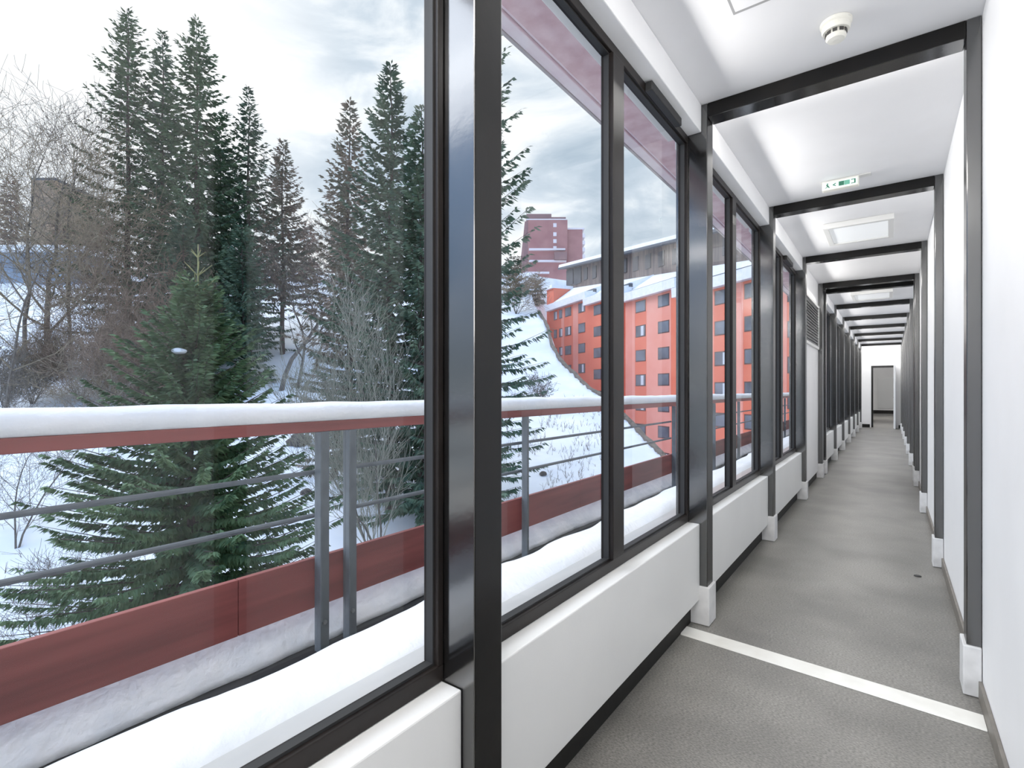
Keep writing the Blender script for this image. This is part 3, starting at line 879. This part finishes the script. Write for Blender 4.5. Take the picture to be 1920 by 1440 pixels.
bare('bare_shrub', U(575) * 30, 30, 2.6, 'thin dark shrub beside the pair of railing posts', GS, M['twig_dark'], 56, stems=4, r0=0.03, n1=7, n2=5, n3=3, tw=0.009, low=0.2)
bare('bare_shrub', U(110) * 14, 14, 4.2, 'thin bare shrub below the lower railing bar at the left', GS, M['twig_grey'], 57, stems=5, r0=0.04, n1=8, n2=6, n3=5, tw=0.006, low=0.15)
bare('bare_shrub', U(968) * 60, 60, 5.0, 'grey green hazy shrub in front of the brick tower', GS, M['twig_tan'], 59, stems=6, r0=0.07, n1=8, n2=6, n3=5, tw=0.02, low=0.1)
GL = 'far larches along the crest'
for k, (px, d, ty, lab) in enumerate([(20, 84, 330, 'far brown larch at the left picture edge'), (118, 86, 395, 'far brown larch left of the ragged spruce'), (575, 80, 420, 'far brown larch in the sky gap, left one'), (640, 82, 405, 'far brown larch in the sky gap, right one'), (190, 88, 370, 'far brown larch behind the ragged spruce')]):
    spruce('larch_tree', U(px) * d, d, ty, 2.6, lab, GL, M['larch'], 70 + k, p=0.6, per=7, dens=0.7, whorl=0.7, spray=0.7)
for k, (px, d, ty, lab) in enumerate([(962, 70, 480, 'small far conifer left of the brick tower base'), (1003, 72, 520, 'small far conifer under the brick tower')]):
    spruce('spruce_tree', U(px) * d, d, ty, 1.9, lab, G1, M['spruce_brown'], 80 + k, p=0.6, per=7, dens=0.9, whorl=0.5, spray=0.5)


# rocks and dry weeds ---------------------------------------------------
def rock(a, d, s, label, seed):
    bm = bmesh.new()
    bmesh.ops.create_icosphere(bm, subdivisions=3, radius=s)
    for v in bm.verts:
        k = 1 + 0.38 * noise.noise(v.co / s * 1.2 + Vector((seed, 0, 0))) + 0.14 * noise.noise(v.co / s * 3.1 + Vector((0, seed, 0)))
        v.co *= k; v.co.z *= 0.7
    me = bpy.data.meshes.new('rock'); bm.to_mesh(me); bm.free()
    me.materials.append(M['rock'])
    o = bpy.data.objects.new('rock', me); col.objects.link(o)
    o.location = at(a, d, s * 0.25)
    tag(o, label, 'rock', 'rocks in the snow')


rock(U(560) * 29, 29, 0.62, 'dark rock in the snow just left of the pair of railing posts', 1.3)
rock(U(574) * 24, 24, 0.26, 'smaller dark rock lower in the snow beside the pair of railing posts', 4.1)
rock(U(38) * 46, 46, 0.75, 'brown rock above the snowy handrail at the left', 7.9)
rock(U(1018) * 26, 26, 0.2, 'small rock on the open snow slope among dry weeds', 2.2)
rock(U(1044) * 21, 21, 0.2, 'small rock low on the snow slope above the kick board', 9.2)

rnd = random.Random(5)
wm = MB()
for k in range(1500):
    d = 15 + 24 * rnd.random() ** 0.9
    if rnd.random() < 0.72:
        u = U(945 + 200 * rnd.random())
    else:
        u = U(-60 + 720 * rnd.random())
    a = u * d
    if a > np.interp(d, RD_, RA_) - 0.6: continue
    if noise.noise(Vector((a * .5, d * .5, 2))) < -0.05: continue
    g0 = at(a, d, -0.03)
    for s_ in range(rnd.randint(1, 3)):
        h_ = 0.15 + 0.5 * rnd.random() ** 2
        dv = Vector((rnd.gauss(0, .25), rnd.gauss(0, .25), 1)).normalized() * h_
        wm.tube(g0, g0 + dv, 0.010, 0.005, 3)
        if rnd.random() < 0.5:
            m_ = g0 + dv * 0.55
            wm.tube(m_, m_ + Vector((rnd.gauss(0, .1), rnd.gauss(0, .1), 0.12)), 0.007, 0.004, 3)
o = from_arrays('dry_weeds', wm.v, wm.f, M['weed'])
tag(o, 'dry brown weed stalks poking through the snow slope', 'weeds', kind='stuff')

# snow clump caught on the young spruce
yx, yy = cw(U(335) * 11.2, 11.2)
bm = bmesh.new(); bmesh.ops.create_icosphere(bm, subdivisions=3, radius=0.13)
for v in bm.verts:
    v.co *= 1 + 0.3 * noise.noise(v.co * 9); v.co.z *= 0.5; v.co.x *= 1.3
me = bpy.data.meshes.new('snow_clump'); bm.to_mesh(me); bm.free(); me.materials.append(M['snow'])
o = bpy.data.objects.new('snow_clump', me); col.objects.link(o)
o.location = (yx, yy, EYE + (HOR - 658) / F * 11.2)
tag(o, 'white clump of snow caught on the young spruce branches', 'snow clump')

# ------------------------------------------------------------------ orange stepped apartment building
# facade axis: t runs from the far end towards the viewer, s goes back into the building
AX = Vector((8.2, 75.0)); TD = Vector((0.364, -0.932)); SD = Vector((0.932, 0.364))


def bp(t, s, z):
    q = AX + TD * t + SD * s
    X, Y = cw(q.x, q.y)
    return (X, Y, EYE + z)


def bbox(mb, t0, t1, s0, s1, z0, z1):
    return mb.hexa([bp(t0, s0, z0), bp(t1, s0, z0), bp(t1, s1, z0), bp(t0, s1, z0), bp(t0, s0, z1), bp(t1, s0, z1), bp(t1, s1, z1), bp(t0, s1, z1)])


ob = empty('apartment_building', bp(0, 0, -9))
tag(ob, 'long orange apartment building with stepped snowy roof and dark timber attic', 'building')


def part(name, mb, m, parent=ob):
    o = mb.build(name, m)
    o.parent = parent
    r = parent
    off = Vector((0, 0, 0))
    while r is not None:
        off += Vector(r.location); r = r.parent
    o.data.transform(Matrix.Translation(-off))
    return o


def attic_b(t): return 15.75 - 0.112 * t


segs = [(-6.4, 5.9, 12.35), (5.9, 14.5, 11.4), (14.5, 24.2, 10.45), (24.2, 34.6, 9.4), (34.6, 46, 8.5)]
cols = {0: [-4.2, -2.4, 0.0, 4.05], 1: [8.45, 12.6], 2: [17.7, 21.8], 3: [26.2, 30.3, 33.8], 4: [38, 42]}
rw = random.Random(3)
for i, (t0, t1, ze) in enumerate(segs):
    s0 = -0.12 * (i % 2)
    part('wall', bbox(MB(), t0, t1, s0, 12, -10, ze), M['orange'])
    for (q0, q1, mm) in {0: [(-2.2, -1.3, 'salmon'), (1.5, 3.0, 'salmon')], 1: [(9.6, 11.4, 'salmon')], 2: [(14.7, 16.6, 'salmon'), (18.8, 23.0, 'salmon')], 3: [(27.5, 29.2, 'salmon'), (31.4, 32.7, 'salmon')], 4: [(35.2, 37, 'salmon')]}[i]:  # middle segment: salmon paints in window haze, orange gaps a dark post's reflection
        part('wall_panel', bbox(MB(), q0, q1, s0 - 0.015, s0 - 0.001, -10, ze - 0.02), M[mm])
    # low roof: overhanging snow
    eb = MB()
    eb.hexa([bp(t0 - .1, s0 - 0.7, ze), bp(t1 + .2, s0 - 0.7, ze), bp(t1 + .2, s0 + 1.0, ze + .05), bp(t0 - .1, s0 + 1.0, ze + .05),
             bp(t0 - .1, s0 - 0.75, ze + 0.95), bp(t1 + .2, s0 - 0.75, ze + 0.95), bp(t1 + .2, s0 + 1.0, ze + 1.25), bp(t0 - .1, s0 + 1.0, ze + 1.25)])
    part('eave_snow', eb, M['snow'])
    db = MB()
    db.hexa([bp(t0 - .1, s0 + 0.55, ze + 1.0), bp(t1 + .25, s0 + 0.55, ze + 1.0), bp(t1 + .25, s0 + 1.1, ze + 1.0), bp(t0 - .1, s0 + 1.1, ze + 1.0),
             bp(t0 - .1, s0 + 0.55, ze + 1.42), bp(t1 + .25, s0 + 0.55, ze + 1.42), bp(t1 + .25, s0 + 1.1, ze + 1.45), bp(t0 - .1, s0 + 1.1, ze + 1.45)])
    part('roof_edge', db, M['roofedge'])
    rb = MB()
    rb.hexa([bp(t0, s0 + 0.7, ze + 1.0), bp(t1, s0 + 0.7, ze + 1.0), bp(t1, 4.6, ze), bp(t0, 4.6, ze),
             bp(t0, s0 + 0.7, ze + 1.5), bp(t1, s0 + 0.7, ze + 1.5), bp(t1, 4.6, attic_b(t1) + 0.25), bp(t0, 4.6, attic_b(t0) + 0.25)])
    part('roof_snow', rb, M['snow'])
    for tc_ in cols[i]:
        for r in range(7):
            zc = ze - 0.9 - 2.8 * r
            if zc < -8: continue
            nw = 0.55 if (i == 0 and tc_ < -1) else 1.0
            w_ = part('window', bbox(MB(), tc_ - 0.95 * nw, tc_ + 0.95 * nw, s0 - 0.03, s0 + 0.02, zc - 0.66, zc + 0.66), M['wframe'])
            part('pane', bbox(MB(), tc_ - 0.84 * nw, tc_ + 0.84 * nw, s0 - 0.045, s0 - 0.031, zc - 0.56, zc + 0.56), M['wglass'], w_)
            if rw.random() < 0.4:
                part('curtain', bbox(MB(), tc_ + 0.1, tc_ + 0.6, s0 - 0.055, s0 - 0.046, zc - 0.54, zc + 0.54), M['curtain'], w_)
# gable block at the far end
part('wall', bbox(MB(), -9.0, -6.5, 0.8, 12, -2, 16.2), M['orange'])
part('roof_snow', bbox(MB(), -9.2, -6.3, 0.4, 12, 16.2, 16.7), M['snow'])
# attic
ab = MB()
T0, T1 = -8.6, 46
ab.hexa([bp(T0, 4.2, attic_b(T0) - 2), bp(T1, 4.2, attic_b(T1) - 2), bp(T1, 12, attic_b(T1) - 2), bp(T0, 12, attic_b(T0) - 2),
         bp(T0, 4.2, attic_b(T0) + 3.4), bp(T1, 4.2, attic_b(T1) + 3.4), bp(T1, 12, attic_b(T1) + 3.4), bp(T0, 12, attic_b(T0) + 3.4)])
part('attic_wall', ab, M['atticwood'])
for k in range(20):
    t_ = T0 + 1.2 + k * 2.6
    if k in (0, 1):
        w0, w1, z0, z1 = t_ - 1.1, t_ + 1.2, 0.5, 3.0
    else:
        w0, w1, z0, z1 = t_ - 0.55, t_ + 0.55, 0.9, 2.7
    b = attic_b(t_)
    part('attic_window', bbox(MB(), w0, w1, 4.08, 4.19, b + z0, b + z1), M['atticdark'])
rf = MB()
rf.hexa([bp(T0 - .6, 2.9, attic_b(T0) + 3.15), bp(T1, 2.9, attic_b(T1) + 3.15), bp(T1, 12.5, attic_b(T1) + 4.6), bp(T0 - .6, 12.5, attic_b(T0) + 4.6),
         bp(T0 - .6, 2.9, attic_b(T0) + 3.45), bp(T1, 2.9, attic_b(T1) + 3.45), bp(T1, 12.5, attic_b(T1) + 5.3), bp(T0 - .6, 12.5, attic_b(T0) + 5.3)])
part('attic_roof', rf, M['roofedge'])
rs = MB()
rs.hexa([bp(T0 - .6, 3.0, attic_b(T0) + 3.46), bp(T1, 3.0, attic_b(T1) + 3.46), bp(T1, 12.5, attic_b(T1) + 5.31), bp(T0 - .6, 12.5, attic_b(T0) + 5.31),
         bp(T0 - .6, 3.1, attic_b(T0) + 3.95), bp(T1, 3.1, attic_b(T1) + 3.95), bp(T1, 12.5, attic_b(T1) + 5.9), bp(T0 - .6, 12.5, attic_b(T0) + 5.9)])
part('attic_snow', rs, M['snow'])
part('chimney', bbox(MB(), 15.5, 21, 7.5, 9.5, 17.5, 19.6), M['roofedge'])

# ------------------------------------------------------------------ brick tower far up the hill
tw = empty('apartment_tower', (0, 0, 0))
TDp = 150.0


def tp(px, py, d): return cw(U(px) * d, d) + (EYE + (HOR - py) / F * d,)


def tbox(mb, x0, x1, ytop, ybot, d0=TDp, d1=TDp + 14, x0b=None, turn=0.0):
    a0, a1 = U(x0) * d0, U(x1) * d0
    a0b = a0 if x0b is None else U(x0b) * d0
    zt, zb_ = EYE + (HOR - ytop) / F * d0, EYE + (HOR - ybot) / F * d0
    P = lambda a, d, z: cw(a, d) + (z,)
    return mb.hexa([P(a0b, d0, zb_), P(a1, d0, zb_), P(a1, d1, zb_), P(a0b, d1, zb_), P(a0, d0, zt), P(a1, d0, zt), P(a1, d1, zt), P(a0, d1, zt)])


tw.location = tp(1020, 600, TDp)
tag(tw, 'distant red brick apartment tower rising behind the orange building', 'building')
part('wall', tbox(MB(), 990, 1064, 412, 620), M['tower'], tw)
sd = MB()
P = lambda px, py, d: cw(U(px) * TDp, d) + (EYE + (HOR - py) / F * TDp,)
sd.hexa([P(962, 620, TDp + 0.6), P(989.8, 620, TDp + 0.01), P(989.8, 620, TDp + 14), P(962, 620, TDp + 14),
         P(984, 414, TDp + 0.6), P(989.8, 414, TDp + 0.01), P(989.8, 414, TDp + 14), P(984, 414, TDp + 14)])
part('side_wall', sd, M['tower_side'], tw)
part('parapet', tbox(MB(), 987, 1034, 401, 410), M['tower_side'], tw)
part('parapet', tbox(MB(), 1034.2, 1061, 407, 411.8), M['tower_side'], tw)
part('roof_snow', tbox(MB(), 987, 1063, 410.2, 412, TDp - .2), M['towerwhite'], tw)
part('wing_wall', tbox(MB(), 1064.2, 1092, 430, 620, TDp + 1), M['tower'], tw)
part('roof_snow', tbox(MB(), 1064.5, 1096, 427, 430, TDp + 0.8), M['towerwhite'], tw)
for k in range(5):
    part('balcony', tbox(MB(), 1092.2, 1097, 438 + k * 13, 445 + k * 13, TDp + 1), M['towerwhite'], tw)
for y_ in (422, 439, 452, 465):
    part('window', tbox(MB(), 1037.5, 1043.5, y_ - 3.5, y_ + 3.5, TDp - 0.3, TDp - .01), M['towerwhite'], tw)
for (x0, x1, y_) in ((992, 1060, 467), (992, 1062, 489), (985, 1030, 511)):
    part('snowy_ledge', tbox(MB(), x0, x1, y_ - 1.6, y_ + 1.6, TDp - 1.0, TDp - .02), M['towerwhite'], tw)
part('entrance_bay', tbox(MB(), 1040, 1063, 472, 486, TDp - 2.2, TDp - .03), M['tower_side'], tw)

# tan block and blue chalet behind the left trees
tb = empty('tan_block', tp(60, 480, 125)); tag(tb, 'tan flat-topped building behind the bare trees at the left', 'building')
TDp = 125.0
part('wall', tbox(MB(), 58, 103, 338, 520), M['tan'], tb)
part('roof_edge', tbox(MB(), 57, 104, 333, 337.8), M['roofedge'], tb)
ch = empty('chalet', tp(70, 520, 78)); tag(ch, 'blue-grey chalet with a snowy roof edge behind the bare trees', 'building')
TDp = 78.0
part('wall', tbox(MB(), -90, 148, 470, 600, 78, 86), M['bluewall'], ch)
part('roof_snow', tbox(MB(), -95, 153, 459, 469.8, 77, 87), M['snow'], ch)
for k in range(5):
    part('window', tbox(MB(), -60 + k * 42, -40 + k * 42, 490, 512, 77.9, 77.99), M['wglass'], ch)


FILL = 0.72
SUN = 1.9
# ------------------------------------------------------------------ added fill lights inside
def area(name, loc, sx_, sy_, watts, c=(1, 0.98, 0.95)):
    ld = bpy.data.lights.new(name, 'AREA')
    ld.shape = 'RECTANGLE'; ld.size = sx_; ld.size_y = sy_; ld.energy = watts; ld.color = c
    o = bpy.data.objects.new(name, ld); col.objects.link(o)
    o.location = loc
    return o


for y, p_, h_ in [(-2.3, 22 * FILL, 1.2), (0.1, 13 * FILL, 0.12)] + [(q + PD + 0.02, (2 if q < 9 else 5) * FILL, 0.055) for q in POSTS if abs(q - POSTS[4]) > .1] + [(YE + 0.3, 45 * FILL, 0.3), (25.0, 60 * FILL, 0.3)]:
    o = area('corridor_fill', (-0.235, y, H - 0.012 - h_ / 2), 0.88, h_, p_)  # added fill without a fixture, turned away so the panes don't mirror it
    o.rotation_euler = (math.radians(58), 0, 0)

for a, b in [(-2.4, -0.9)] + bays + [(POSTS[3] + PD, POSTS[4])]:
    o = area('header_fill', (-0.70, (a + b) / 2, 2.37), b - a - 0.45, 0.10, 9.5 * FILL * (b - a) / 1.7 * (1.0 if b < 9 else 0.8))  # added fill under the header, standing in for window light; no fixture here
    o.rotation_euler = Vector((0.8, 0.0, -0.6)).to_track_quat('-Z', 'Y').to_euler()

sl = bpy.data.lights.new('hazy_sun', 'SUN')
sl.energy = SUN; sl.angle = math.radians(50); sl.color = (1.0, 0.98, 0.95)
so = bpy.data.objects.new('hazy_sun', sl); col.objects.link(so)
so.rotation_euler = Vector((0.55, 0.35, -0.75)).to_track_quat('-Z', 'Y').to_euler()

sc = scene.cycles
sc.max_bounces = 10
sc.diffuse_bounces = 5
sc.glossy_bounces = 4
sc.transparent_max_bounces = 12
sc.caustics_reflective = False
sc.caustics_refractive = False
sc.sample_clamp_indirect = 6
